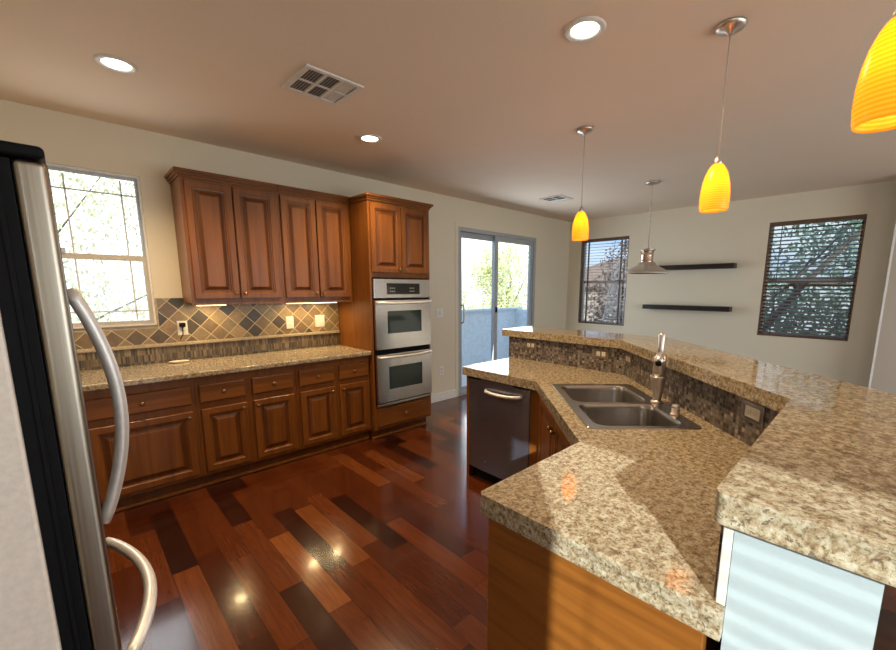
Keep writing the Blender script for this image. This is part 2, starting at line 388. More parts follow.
def sempty(name, loc):
    o = bpy.data.objects.new(name, None); COL.objects.link(o); o.location = loc; return struct(o)
def copy_tree(o, loc=None, parent=None):
    c = o.copy(); COL.objects.link(c)
    if parent: c.parent = parent
    if loc is not None: c.location = loc
    for ch in list(o.children):
        copy_tree(ch, None, c)
    return c

def rounded(pts, radii, n=6):
    out = []; N = len(pts)
    for i in range(N):
        p = Vector(pts[i]); r = radii[i]
        if not r: out.append(tuple(p)); continue
        a = (Vector(pts[i-1])-p).normalized(); b = (Vector(pts[(i+1) % N])-p).normalized()
        ang = a.angle(b); t_ = r/math.tan(ang/2); c = p+(a+b).normalized()*(r/math.sin(ang/2))
        s0 = p+a*t_-c; s1 = p+b*t_-c
        a0 = math.atan2(s0.y, s0.x); da = (math.atan2(s1.y, s1.x)-a0+PI) % (2*PI)-PI
        for k in range(n+1):
            out.append((c.x+r*math.cos(a0+da*k/n), c.y+r*math.sin(a0+da*k/n)))
    return out
def slab(pts, z0, z1, holes=()):
    b = MB(); es = []
    for loop in (pts,)+tuple(holes):
        vs = [b.V((x, y, z1)) for x, y in loop]
        es += [b.bm.edges.new((vs[i], vs[(i+1) % len(vs)])) for i in range(len(vs))]
    bmesh.ops.triangle_fill(b.bm, edges=es, use_beauty=True)
    fs = b.bm.faces[:]
    r = bmesh.ops.extrude_face_region(b.bm, geom=fs)
    bmesh.ops.translate(b.bm, verts=[g for g in r['geom'] if isinstance(g, bmesh.types.BMVert)], vec=(0, 0, z0-z1))
    return b
def wall_cells(b, plane, at0, at1, u0, u1, holes, z0=0.0, z1=H):
    """wall slab with rectangular holes (ua,ub,za,zb)"""
    us = sorted({u0, u1, *[h[0] for h in holes], *[h[1] for h in holes]}); zs = sorted({z0, z1, *[h[2] for h in holes], *[h[3] for h in holes]})
    for ua, ub in zip(us, us[1:]):
        run = None
        for za, zb in zip(zs, zs[1:]):
            um, zm = (ua+ub)/2, (za+zb)/2
            if any(h[0] < um < h[1] and h[2] < zm < h[3] for h in holes): continue
            if plane == 'y': b.box(ua, ub, at0, at1, za, zb)
            else: b.box(at0, at1, ua, ub, za, zb)
    bmesh.ops.remove_doubles(b.bm, verts=b.bm.verts[:], dist=1e-5)
    return b

# ------------------------------------------------------------------ room shell
T = 0.14
DX0, DX1, DZ = 3.836, 5.592, 2.339
W1 = (-0.045, 0.50, 1.225, 2.359)
W2 = (2.969, 3.827, 0.909, 2.371); W3 = (0.215, 1.119, 0.909, 2.371)
RW = (-2.55, -1.25, 0.55, 2.52)
struct(MB().box(XR-T, X0+T, YR-T, Y0+T, -0.12, 0).build('floor', M['floor']))
struct(MB().box(XR-T, X0+T, YR-T, Y0+T, H, H+0.12).build('ceiling', M['ceiling']))
struct(wall_cells(MB(), 'y', Y0, Y0+T, XR-T, X0+T, [(W1[0], W1[1], W1[2], W1[3]), (DX0, DX1, 0, DZ)]).build('wall_left', M['wall']))
struct(wall_cells(MB(), 'x', X0, X0+T, YR-T, Y0, [W2, W3]).build('wall_far', M['wall']))
struct(wall_cells(MB(), 'x', XR-T, XR, YR-T, Y0, [RW]).build('wall_rear', M['wall']))
struct(wall_cells(MB(), 'y', YR-T, YR, XR, X0, [(0.6, 5.4, 0.3, 2.35)]).build('wall_right', M['wall']))
b = MB().box(6.25, X0, YR, -0.03, 0, H); struct(b.build('wall_side', M['wall_dim']))
struct(MB().box(6.238, 6.262, -0.038, -0.020, 0.10, H).build('trim_1', M['trim']))  # pale strip added for the brightly lit edge of the wall block
# baseboards
struct(MB().box(2.80, DX0-0.05, Y0-0.016, Y0, 0, 0.115, 0.004).build('baseboard_left', M['trim']))
struct(MB().box(DX1+0.05, X0, Y0-0.016, Y0, 0, 0.115, 0.004).build('baseboard_corner', M['trim']))
struct(MB().box(X0-0.016, X0, -0.02, Y0-0.016, 0, 0.115, 0.004).build('baseboard_far', M['trim']))
# casing line beside sliding door
b = MB().box(DX0-0.055, DX0, Y0-0.006, Y0, 0, DZ+0.05).box(DX0, DX1, Y0-0.006, Y0, DZ, DZ+0.05).box(DX1, DX1+0.05, Y0-0.006, Y0, 0, DZ+0.05)
struct(b.build('trim_2', M['wall']))

def ring_y(b, x0, x1, z0, z1, y0, y1, w_, mi=0):   # rectangular frame in the xz plane
    b.box(x0, x0+w_, y0, y1, z0, z1, 0, mi); b.box(x1-w_, x1, y0, y1, z0, z1, 0, mi)
    b.box(x0+w_, x1-w_, y0, y1, z0, z0+w_, 0, mi); b.box(x0+w_, x1-w_, y0, y1, z1-w_, z1, 0, mi); return b
def ring_x(b, y0, y1, z0, z1, x0, x1, w_, mi=0):
    b.box(x0, x1, y0, y0+w_, z0, z1, 0, mi); b.box(x0, x1, y1-w_, y1, z0, z1, 0, mi)
    b.box(x0, x1, y0+w_, y1-w_, z0, z0+w_, 0, mi); b.box(x0, x1, y0+w_, y1-w_, z1-w_, z1, 0, mi); return b

# window 1 : single hung with prairie muntins
wn = sempty('window_1', (0.23, Y0+0.05, W1[2]))
ring_y(MB(), *W1, Y0+0.02, Y0+0.09, 0.012).build('window_frame', M['trim'], wn)
b = MB(); ring_y(b, W1[0]+0.012, W1[1]-0.012, 1.237, 1.76, Y0+0.03, Y0+0.06, 0.026)
b.box(W1[0]+0.012, W1[1]-0.012, Y0+0.028, Y0+0.062, 1.725, 1.765); b.build('lower_sash', M['vinyl'], wn)
b = MB(); ring_y(b, W1[0]+0.012, W1[1]-0.012, 1.745, 2.347, Y0+0.062, Y0+0.085, 0.018); b.build('upper_sash', M['alu'], wn)
b = MB()
for x in (0.077, 0.385):
    b.box(x-0.005, x+0.005, Y0+0.068, Y0+0.076, 1.77, 2.32); b.box(x-0.005, x+0.005, Y0+0.042, Y0+0.05, 1.27, 1.73)
b.box(-0.02, 0.475, Y0+0.068, Y0+0.076, 2.21, 2.22); b.box(-0.02, 0.475, Y0+0.042, Y0+0.05, 1.335, 1.345)
b.build('muntins', M['muntin'], wn)
MB().box(-0.02, 0.478, Y0+0.05, Y0+0.054, 1.27, 1.73).build('pane', M['glass'], wn)
MB().box(-0.02, 0.478, Y0+0.077, Y0+0.081, 1.76, 2.32).build('pane', M['glass'], wn)
MB().box(0.0, 0.035, Y0+0.012, Y0+0.028, 1.765, 1.80, 0.004).build('sash_latch', M['alu'], wn)
MB().box(W1[0]-0.01, W1[1]+0.0, Y0-0.010, Y0+0.06, W1[2]-0.012, W1[2], 0.003).build('window_sill', M['slate_sq'], wn)

# sliding door
dr = sempty('door_1', (4.7, Y0+0.05, 0))
ring_y(MB(), DX0, DX1, 0.0, DZ, Y0+0.0, Y0+0.11, 0.05).build('door_frame', M['alu'], dr)
p1 = ring_y(MB(), DX0+0.05, 4.70, 0.03, DZ-0.05, Y0+0.06, Y0+0.095, 0.075).build('fixed_panel', M['alu'], dr)
MB().box(DX0+0.12, 4.63, Y0+0.075, Y0+0.08, 0.10, DZ-0.12).build('pane', M['glass'], p1)
p2 = ring_y(MB(), 4.60, DX1-0.05, 0.03, DZ-0.05, Y0+0.015, Y0+0.05, 0.075).build('sliding_panel', M['alu'], dr)
MB().box(4.67, DX1-0.12, Y0+0.03, Y0+0.035, 0.10, DZ-0.12).build('pane', M['glass'], p2)
MB().box(4.625, 4.655, Y0-0.004, Y0+0.015, 1.16, 1.24, 0.003).build('latch', M['black'], p2)
b = MB(); b.tube([(DX0+0.085, Y0+0.06, 1.30), (DX0+0.085, Y0-0.015, 1.285), (DX0+0.085, Y0-0.03, 1.22), (DX0+0.085, Y0-0.03, 1.12), (DX0+0.085, Y0-0.015, 1.05), (DX0+0.085, Y0+0.06, 1.035)], 0.011)
b.build('door_handle', M['white'], p1)

def far_window(n, Wd, gl, light):
    wn = sempty('window_%d' % n, (X0+0.05, (Wd[0]+Wd[1])/2, Wd[2]))
    ring_x(MB(), *Wd, X0+0.075, X0+0.13, 0.035).build('window_frame', M['trim'] if light else M['vinyl'], wn)
    zm = (Wd[2]+Wd[3])/2
    MB().box(X0+0.08, X0+0.12, Wd[0]+0.035, Wd[1]-0.035, zm-0.018, zm+0.018).build('meeting_rail', M['vinyl'], wn)
    MB().box(X0+0.10, X0+0.104, Wd[0]+0.03, Wd[1]-0.03, Wd[2]+0.03, Wd[3]-0.03).build('pane', gl, wn)
    MB().box(X0-0.004, X0+0.075, Wd[0], Wd[1], Wd[2]-0.012, Wd[2], 0.002).build('window_sill', M['wall'], wn)
far_window(2, W2, M['glass_tint'], True); far_window(3, W3, M['glass_dark'], False)
wn = sempty('window_4', (XR-0.05, -1.9, RW[2]))
ring_x(MB(), *RW, XR-0.12, XR-0.06, 0.04).build('window_frame', M['trim'], wn)
MB().box(XR-0.09, XR-0.086, RW[0]+0.03, RW[1]-0.03, RW[2]+0.03, RW[3]-0.03).build('pane', M['glass'], wn)
wn = sempty('window_5', (3.0, YR-0.05, 0.3))  # unseen window, added to let in sky and fill light
ring_y(MB(), 0.6, 5.4, 0.3, 2.35, YR-0.12, YR-0.06, 0.05).build('window_frame', M['trim'], wn)
MB().box(0.64, 5.36, YR-0.09, YR-0.086, 0.34, 2.31).build('pane', M['glass'], wn)

def blind(Wd, xc, label, tilt, matr, pitch_=0.0475, depth=0.048, val=True):
    y0, y1, z0, z1 = Wd[0]+0.012, Wd[1]-0.012, Wd[2]+0.004, Wd[3]-0.004
    t = thing('window_blind', (xc, (y0+y1)/2, z0), label, 'window blind', 'wooden blinds in the far wall windows')
    MB().box(xc-0.03, xc+0.025, y0, y1, z1-0.045, z1, 0.003).build('headrail', matr, t)
    MB().box(xc-0.028, xc+0.028, y0, y1, z0, z0+0.02, 0.004).build('bottom_rail', matr, t)
    b = MB(); z = z0+0.035; c, s_ = math.cos(tilt)*depth/2, math.sin(tilt)*depth/2
    while z < z1-0.05:
        vs = [b.V((xc+a*c+k*s_*0.03, y, z+a*s_+k)) for y in (y0+0.003, y1-0.003) for a, k in ((-1, -0.0012), (1, -0.0012), (1, 0.0012), (-1, 0.0012))]
        for q in ((0, 1, 5, 4), (1, 2, 6, 5), (2, 3, 7, 6), (3, 0, 4, 7), (3, 2, 1, 0), (4, 5, 6, 7)): b.face([vs[i] for i in q])
        z += pitch_
    b.build('slats', matr, t)
    for y in (y0+0.12, y1-0.12):
        hw = 0.028 if xc > 0 else 0.001
        b = MB().box(xc-hw, xc+hw, y-0.0015, y+0.0015, z0+0.02, z1-0.04); b.build('ladder_tape', matr, t)
    return t
blind(W2, X0+0.036, 'brown slatted blind on the narrow far window beside the sliding door', 0.0, M['blind_wood'])
blind(W3, X0+0.036, 'brown slatted blind on the far window right of the black shelves', 0.42, M['blind_wood'])
t = blind(RW, XR-0.03, 'white slatted blind on the rear window behind the camera', -0.48, M['white'])
t['group'] = 'rear window blinds'
# dark outer trim of the blinds on the far wall
for k, Wd in enumerate((W2, W3)):
    b = MB(); ring_x(b, Wd[0], Wd[1], Wd[2], Wd[3], X0+0.002, X0+0.07, 0.011)
    struct(b.build('trim_%d' % (3+k), M['blind_wood']))

# ------------------------------------------------------------------ outdoors
struct(MB().box(-30, 60, -30, 60, -3.2, -3.1).build('ground', M['ground']))
struct(MB().box(2.2, 7.4, Y0+T, 5.95, -0.2, -0.03).build('balcony_floor', M['balc_floor']))
b = MB().box(2.2, 7.4, 5.80, 5.95, -0.03, 1.06).box(2.2, 2.35, Y0+T+0.01, 5.8, -0.03, 1.06).box(7.25, 7.4, Y0+T+0.01, 5.8, -0.03, 1.06)
b.box(2.15, 7.45, 5.76, 5.99, 1.06, 1.10)
tag(b.build('balcony_wall', M['concrete']), 'pale blue-grey stucco balcony wall outside the sliding door', 'balcony wall')

def tree(label, base, trunk_h, crown, leaf, n, size, seed, lean=(0, 0), group='trees outside the windows', thick=0.12, path=None):
    rnd = random.Random(seed)
    t = thing('tree', base, label, 'tree', group)
    bx, by, bz = base
    b = MB(); top = (bx+lean[0], by+lean[1], bz+trunk_h)
    if path: b.tube(path, [thick*(1.3-0.8*i/(len(path)-1)) for i in range(len(path))], 9)
    else: b.tube([base, (bx+lean[0]*0.4, by+lean[1]*0.4, bz+trunk_h*0.5), top], [thick, thick*0.75, thick*0.5], 9)
    for k in range(6):
        cx, cy, cz, r = crown[k % len(crown)]
        q = (cx+rnd.uniform(-.5, .5)*r, cy+rnd.uniform(-.5, .5)*r, cz+rnd.uniform(-.2, .6)*r)
        s0 = Vector((bx+lean[0]*0.7, by+lean[1]*0.7, bz+trunk_h*0.75))
        m_ = (s0+Vector(q))/2+Vector((rnd.uniform(-.2, .2), rnd.uniform(-.2, .2), 0.15))
        b.tube([s0, m_, q], [thick*0.45, thick*0.3, thick*0.1], 6)
    b.build('trunk', M['bark'], t)
    b = MB()
    for _ in range(n):
        cx, cy, cz, r = crown[rnd.randrange(len(crown))]
        d = Vector((rnd.gauss(0, 1), rnd.gauss(0, 1), rnd.gauss(0, 1))).normalized()*r*(rnd.random()**0.45)
        c = Vector((cx, cy, cz))+d
        u = Vector((rnd.gauss(0, 1), rnd.gauss(0, 1), rnd.gauss(0, 1))).normalized(); v = u.orthogonal().normalized()
        sz = size*rnd.uniform(0.6, 1.4)
        b.face([b.V(c+u*sz), b.V(c+v*sz*0.45), b.V(c-u*sz), b.V(c-v*sz*0.45)])
    me_o = b.build('leaves', leaf, t)
tree('pale leafy tree outside the kitchen window on the left', (-1.6, 9.0, -3.1), 3.6, [(0.2, 8.6, 2.0, 1.3), (-0.9, 9.0, 1.2, 1.2), (1.4, 9.2, 1.4, 1.1), (0.2, 8.9, 0.4, 1.1), (0.6, 8.9, 3.1, 0.9)], M['leaf_pale'], 6500, 0.042, 3, thick=0.06)
tree('yellow-green tree beyond the balcony wall, left half of the sliding door', (9.0, 10.6, -3.1), 3.4, [(8.9, 10.6, 0.9, 1.1), (10.0, 11.0, 0.7, 1.1), (9.3, 11.0, 1.7, 0.9), (8.2, 10.0, 1.1, 0.9)], M['leaf_yellow'], 8000, 0.055, 5, thick=0.07)
tree('taller pale green tree beyond the balcony wall, right half of the sliding door', (13.6, 11.4, -3.1), 4.4, [(13.4, 11.2, 1.6, 1.4), (12.4, 11.4, 2.2, 1.0), (14.0, 11.8, 2.9, 1.2), (12.6, 10.8, 0.6, 1.0)], M['leaf_yellow'], 9000, 0.06, 7, thick=0.07)
tree('brownish shaded tree outside the narrow far window', (10.7, 4.6, -3.1), 3.6, [(10.5, 4.6, 2.1, 0.8), (10.5, 5.15, 1.2, 0.75), (10.6, 5.0, 0.2, 0.9), (10.5, 4.2, 2.8, 0.7), (10.7, 5.75, 0.1, 0.6), (10.5, 4.5, 1.2, 0.9)], M['leaf_shaded'], 9000, 0.055, 11)
tree('green leafy tree with leaning trunk outside the wide far window', (8.9, 2.9, -3.1), 6.3, [(9.9, 0.9, 1.6, 1.2), (10.2, -0.3, 1.3, 1.2), (9.8, 1.7, 0.8, 1.0), (10.4, 0.4, 2.8, 1.0), (10.0, 0.2, 0.2, 1.2)], M['leaf_green'], 6000, 0.07, 13, lean=(-0.2, -2.6), thick=0.055, path=[(8.9, 2.9, -3.1), (8.8, 2.2, -1.0), (8.7, 1.45, 0.75), (8.7, 0.95, 1.55), (8.7, 0.45, 2.25), (8.75, -0.35, 3.2)])
hs = thing('neighbour_house', (21, 9, -3.1), 'tan neighbour house with brown tiled roof, far beyond the narrow window', 'house')
MB().box(18, 25, 6, 13, -3.1, 1.6).build('wall', M['house'], hs)
b = MB(); a = [b.V(p) for p in ((17.6, 5.6, 1.6), (25.4, 5.6, 1.6), (25.4, 13.4, 1.6), (17.6, 13.4, 1.6), (20, 9.5, 3.1), (23, 9.5, 3.1))]
for q in ((3, 2, 1, 0), (0, 1, 5, 4), (1, 2, 5), (2, 3, 4, 5), (3, 0, 4)): b.face([a[i] for i in q])
b.build('roof', M['roof'], hs)

# ------------------------------------------------------------------ cabinet kit (local frame: +u right along the face, front faces -y)
def panel_door(b, x0, x1, z0, z1, yf, th=0.02, fr=0.058, raised=True):
    """raised panel door; front faces -y, its face plane at yf, back at yf+th"""
    if raised: prof = [(0, th), (0, 0.004), (0.004, 0), (fr-0.014, 0), (fr-0.008, 0.006), (fr, 0.0075), (fr+0.003, 0.013), (fr+0.012, 0.013), (fr+0.036, 0.003), (fr+0.040, 0.0015)]
    else: prof = [(0, th), (0, 0.006), (0.003, 0.003), (0.010, 0.0)]
    rings = [[b.V((x0+i, yf+d, z0+i)), b.V((x1-i, yf+d, z0+i)), b.V((x1-i, yf+d, z1-i)), b.V((x0+i, yf+d, z1-i))] for i, d in prof]
    b.face(rings[0], 0)
    for j, (r, q) in enumerate(zip(rings, rings[1:])):
        mi = 1 if raised and j in (5, 6, 7) else 0
        for k in range(4): b.face([r[k], r[(k+1) % 4], q[(k+1) % 4], q[k]], mi)
    b.face(rings[-1][::-1], 0)
    return b
def knob_mb(x, y, z, b=None):
    b = b or MB()
    b.lathe(x, z, [(0.006, y), (0.006, y-0.010), (0.013, y-0.014), (0.0155, y-0.020), (0.012, y-0.026), (0.004, y-0.028)], 14, axis='y'); return b
def add_door(root, x0, x1, z0, z1, yf, kx, kz, name='door', raised=True, matl=None, T=None, fr=0.058):
    b = MB();
    if T is not None: b.T = T
    panel_door(b, x0, x1, z0, z1, yf, fr=fr, raised=raised)
    d = b.build(name, matl or [M['wood_v'], M['wood_dark']], root)
    if kx is not None:
        k = MB()
        if T is not None: k.T = T
        knob_mb(kx, yf, kz, k).build('knob', M['bronze'], d)
    return d

def crown(b, x0, x1, yf, z, yb):
    """small crown moulding round front and both ends"""
    for o, za, zb in ((0.010, z-0.045, z-0.025), (0.022, z-0.027, z-0.010), (0.034, z-0.012, z)):
        b.box(x0-o, x1+o, yf-o, yb, za, zb, 0.003)
    return b

# ---- upper wall cabinets
UF = Y0-0.33
def upper(x0, x1, label, doors, bar=True):
    t = thing('wall_cabinet', ((x0+x1)/2, Y0, 1.404), label, 'cabinet', 'wall cabinets over the long counter')
    b = MB().box(x0, x1, UF, Y0-0.003, 1.404, 2.36); b.box(x0, x1, UF+0.0, UF+0.02, 1.385, 1.404)
    b.build('body', M['wood_v'], t)
    cb = MB()
    for o, za, zb in ((0.010, 2.335, 2.355), (0.022, 2.353, 2.375), (0.034, 2.370, 2.392)):
        cb.box(x0-(o if x0 < 1 else 0), x1, UF-o, Y0-0.003, za, zb, 0.003)
    cb.build('crown_moulding', M['wood_h'], t)
    for i, (a, c) in enumerate(doors):
        add_door(t, a, c, 1.435, 2.315, UF-0.021, (c-0.028) if i == 0 else (a+0.028), 1.475)
    return t
upper(0.690, 1.385, 'two-door cherry wall cabinet nearest the kitchen window', [(0.715, 1.030), (1.040, 1.360)])
upper(1.387, 2.060, 'two-door cherry wall cabinet next to the oven tower', [(1.405, 1.712), (1.722, 2.030)])

# ---- base cabinets
TFC = Y0-0.66
BF = Y0-0.60
def base(x0, x1, label, cols, group='base cabinets under the long counter'):
    t = thing('base_cabinet', ((x0+x1)/2, Y0-0.3, 0), label, 'cabinet', group)
    b = MB().box(x0, x1, BF, Y0-0.003, 0.10, 0.874); b.build('body', M['wood_v'], t)
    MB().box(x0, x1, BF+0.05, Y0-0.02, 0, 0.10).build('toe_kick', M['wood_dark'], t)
    for a, c, ks in cols:
        add_door(t, a, c, 0.672, 0.812, BF-0.021, (a+c)/2, 0.742, 'drawer', False, [M['wood_h'], M['wood_dark']])
        add_door(t, a, c, 0.128, 0.622, BF-0.021, (c-0.03) if ks > 0 else (a+0.03), 0.582)
    return t
base(-0.80, -0.03, 'leftmost cherry base cabinet, mostly behind the refrigerator', [(-0.77, -0.06, 1)])
base(-0.028, 0.598, 'wide single-door cherry base cabinet beside the refrigerator handle', [(0.0, 0.574, 1)])
base(0.600, 1.340, 'two-door cherry base cabinet in the middle of the long counter', [(0.625, 0.936, 1), (0.987, 1.312, -1)])
base(1.342, 2.060, 'two-door cherry base cabinet next to the oven tower', [(1.364, 1.684, 1), (1.734, 2.040, -1)])
struct(MB().box(-0.8, 2.05, BF+0.030, BF+0.049, 0, 0.022, 0.005).box(2.066, 2.762, TFC+0.040, TFC+0.059, 0, 0.022, 0.005).build('trim_5', M['wood_end']))

# ---- long countertop, backsplash
b = MB().box(XR+0.005, 2.062, Y0-0.652, Y0-0.003, 0.8745, 0.916)
tag(b.build('countertop', M['granite'], None, 0.009), 'long straight granite countertop between window wall and oven tower', 'countertop', None)
YB = Y0-0.010
bs = thing('tile_backsplash', (1.0, Y0, 0.918), 'slate diamond tile backsplash behind the long counter', 'backsplash')
b = MB(); b.box(0.60, 2.062, YB, Y0-0.001, 1.075, 1.384, 0, 0); b.box(W1[1]+0.012, 0.60, YB, Y0-0.001, 1.075, 1.437, 0, 0)
b.box(0.60, 0.69, YB, Y0-0.001, 1.384, 1.437, 0, 0); b.box(XR+0.01, W1[1]+0.012, YB, Y0-0.001, 1.075, 1.20, 0, 0)
b.build('diamond_tiles', [M['slate']], bs)
MB().box(XR+0.01, 2.062, YB, Y0-0.001, 0.917, 1.045).build('mosaic_strip', M['bamboo'], bs)
b = MB(); b.box(XR+0.01, 2.062, Y0-0.028, Y0-0.001, 1.047, 1.074, 0.006); b.build('ledge_tile', M['grout'], bs)
MB().box(W1[1]+0.0, W1[1]+0.011, YB-0.001, Y0-0.001, 1.20, 1.437).build('edge_tile', M['grout'], bs)

def plate(name, label, c, T_, w_, h_, kind, group, frame=None, wm=None):
    """cover plate facing local -y, centre at the origin of T_"""
    t = thing(name, c, label, 'outlet' if kind == 'outlet' else 'switch', group)
    TT = Matrix.Translation(Vector(c)) @ T_
    b = MB(); b.T = TT; b.box(-w_/2, w_/2, -0.006, 0, -h_/2, h_/2, 0.002); b.build('cover_plate', wm or M['white'], t)
    if kind == 'outlet':
        for k in (-1, 1):
            b = MB(); b.T = TT; vert = h_ > w_; q = min(1.0, max(w_, h_)/0.11)
            if vert: b.box(-0.016, 0.016, -0.009, -0.006, k*0.021-0.014, k*0.021+0.014, 0.001)
            else: b.box((k*0.021-0.014)*q, (k*0.021+0.014)*q, -0.009, -0.006, -0.016*q, 0.016*q, 0.001)
            so_ = b.build('socket', M['white'], t)
            for j in (-1, 1):
                b = MB(); b.T = TT
                if vert: b.box(j*0.006-0.001, j*0.006+0.001, -0.0096, -0.009, k*0.021-0.004, k*0.021+0.005)
                else: b.box((k*0.021-0.004)*q, (k*0.021+0.005)*q, -0.0096, -0.009, (j*0.006-0.001)*q, (j*0.006+0.001)*q)
                b.build('slot', M['black'], so_)
    else:
        b = MB(); b.T = TT; b.box(-0.014, 0.014, -0.010, -0.006, -0.028, 0.028, 0.002); b.build('rocker', M['white'], t)
    return t
I4 = Matrix.Identity(4)
G1 = 'outlets on the slate backsplash'
plate('wall_outlet', 'white outlet on slate tiles, left one of the pair near the oven tower', (1.545, YB-0.0005, 1.185), I4, 0.072, 0.118, 'outlet', G1)
plate('wall_switch', 'white rocker switch plate on slate tiles right beside the oven tower', (1.850, YB-0.0005, 1.185), I4, 0.10, 0.12, 'switch', G1)
t = plate('wall_outlet', 'outlet with black plug and dangling adapter under the end of the wall cabinet', (0.664, YB-0.0005, 1.19), I4, 0.072, 0.118, 'outlet', G1)
b = MB().box(0.640, 0.682, YB-0.046, YB-0.011, 1.200, 1.235, 0.006); b.tube([(0.66, YB-0.03, 1.20), (0.655, YB-0.05, 1.14), (0.635, YB-0.04, 1.10)], 0.004); 
tag(b.build('plug_adapter', M['black']), 'black plug adapter sitting in the backsplash outlet near the window', 'plug')
plate('wall_switch', 'white switch plate on the wall between oven tower and sliding door', (3.50, Y0-0.0005, 1.20), I4, 0.115, 0.115, 'switch', 'plates beside the sliding door', wm=M['trim'])
plate('wall_outlet', 'low white outlet on the wall between oven tower and sliding door', (3.52, Y0-0.0005, 0.42), I4, 0.072, 0.115, 'outlet', 'plates beside the sliding door', wm=M['trim'])
# small cream dish on counter
b = MB(); b.T = Matrix.Translation((0.60, 3.97, 0.9165)) @ Matrix.Diagonal((1.5, 0.75, 1, 1))
b.lathe(0, 0, [(0.028, 0), (0.040, 0.004), (0.048, 0.014), (0.044, 0.016), (0.034, 0.008), (0.001, 0.006)], 20)
tag(b.build('soap_dish', M['soap']), 'small cream oval dish on the granite counter below the outlet', 'dish')

# under-cabinet strip lights
def strip(x0, x1, label, spots):
    t = thing('under_cabinet_light', ((x0+x1)/2, Y0-0.20, 1.37), label, 'light', 'strip lights under the wall cabinets')
    MB().box(x0, x1, Y0-0.23, Y0-0.15, 1.382, 1.403, 0.003).build('housing', M['white'], t)
    MB().box(x0+0.01, x1-0.01, Y0-0.225, Y0-0.155, 1.376, 1.382).build('lens', M['strip'], t)
    for xx in spots:
        d = bpy.data.lights.new('strip_lamp', 'AREA'); d.shape = 'RECTANGLE'; d.size = 0.07; d.size_y = 0.05; d.energy = 1.7; d.color = (1, 0.72, 0.36)
        o = bpy.data.objects.new('strip_lamp', d); COL.objects.link(o); o.location = (xx, Y0-0.17, 1.37)
strip(0.74, 0.96, 'lit under-cabinet strip light near the kitchen window', [0.86])
strip(1.46, 1.95, 'lit under-cabinet strip light beside the oven tower', [1.56, 1.82])

# ---- oven tower
TX0, TX1, TF = 2.066, 2.794, Y0-0.66
ot = thing('oven_cabinet', (2.43, Y0-0.33, 0), 'tall cherry oven cabinet at the right end of the long counter', 'cabinet')
b = MB(); b.box(TX0, TX0+0.02, TF, Y0-0.003, 0.10, 2.35); b.box(TX1-0.02, TX1, TF, Y0-0.003, 0.10, 2.35)
b.box(TX0+0.02, TX1-0.02, TF, Y0-0.003, 1.625, 2.35); b.box(TX0+0.02, TX1-0.02, TF, Y0-0.003, 0.10, 0.335)
b.box(TX0+0.02, TX1-0.02, Y0-0.03, Y0-0.003, 0.335, 1.625)
b.build('body', M['wood_v'], ot)
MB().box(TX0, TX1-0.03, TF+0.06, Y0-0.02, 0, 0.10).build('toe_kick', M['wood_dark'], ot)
cb = MB()
for o, za, zb in ((0.010, 2.325, 2.347), (0.022, 2.345, 2.365), (0.036, 2.361, 2.383)): cb.box(TX0-o*0.6, TX1+o, TF-o, Y0-0.003, za, zb, 0.003)
cb.build('crown_moulding', M['wood_h'], ot)
add_door(ot, 2.085, 2.425, 1.672, 2.305, TF-0.021, 2.425-0.03, 1.705)
add_door(ot, 2.435, 2.775, 1.672, 2.305, TF-0.021, 2.435+0.03, 1.705)
add_door(ot, 2.10, 2.76, 0.130, 0.318, TF-0.021, 2.43, 0.225, 'drawer', False, [M['wood_h'], M['wood_dark']])

ov = thing('double_oven', (2.43, TF, 0.34), 'stainless steel double wall oven built into the tall cabinet', 'oven')
OX0, OX1 = 2.09, 2.775
MB().box(OX0+0.005, OX1-0.005, TF+0.0, TF+0.5, 0.345, 1.615).build('body', M['black'], ov)
MB().box(OX0, OX1, TF-0.028, TF-0.001, 1.425, 1.612, 0.004).build('control_panel', M['steel'], ov)
dp = MB().box(2.235, 2.635, TF-0.031, TF-0.028, 1.462, 1.570, 0.001).build('display', M['black_gloss'], ov)
M['btn'] = simple('panel_buttons', (0.25, 0.27, 0.26), 0.5)
for k in range(6):
    for j in range(2): MB().box(2.27+k*0.022+(0.17 if k > 2 else 0), 2.284+k*0.022+(0.17 if k > 2 else 0), TF-0.0318, TF-0.031, 1.488+j*0.03, 1.497+j*0.03).build('button', M['btn'], dp)
def oven_door(z0, z1, wz0, wz1):
    d = MB()
    wall_cells(d, 'y', TF-0.042, TF-0.003, OX0+0.003, OX1-0.003, [(2.225, 2.645, wz0, wz1)], z0, z1)
    d = d.build('oven_door', M['steel'], ov, 0.0)
    MB().box(2.22, 2.65, TF-0.034, TF-0.010, wz0-0.004, wz1+0.004).build('oven_window', simple('dark_oven_glass', (0.014, 0.028, 0.024), 0.07), d)
    h = MB(); zt = z1-0.022
    h.tube([(OX0+0.02, TF-0.04, zt-0.004), (OX0+0.03, TF-0.075, zt), (2.25, TF-0.086, zt-0.004), (2.43, TF-0.090, zt-0.006), (2.61, TF-0.086, zt-0.004), (OX1-0.03, TF-0.075, zt), (OX1-0.02, TF-0.04, zt-0.004)], 0.0135)
    h.build('handle', M['steel_bar'], d)
oven_door(0.925, 1.405, 1.078, 1.300); oven_door(0.385, 0.872, 0.512, 0.745)
MB().box(OX0, OX1, TF-0.034, TF-0.003, 0.348, 0.372, 0.003).build('bottom_trim', M['steel'], ov)

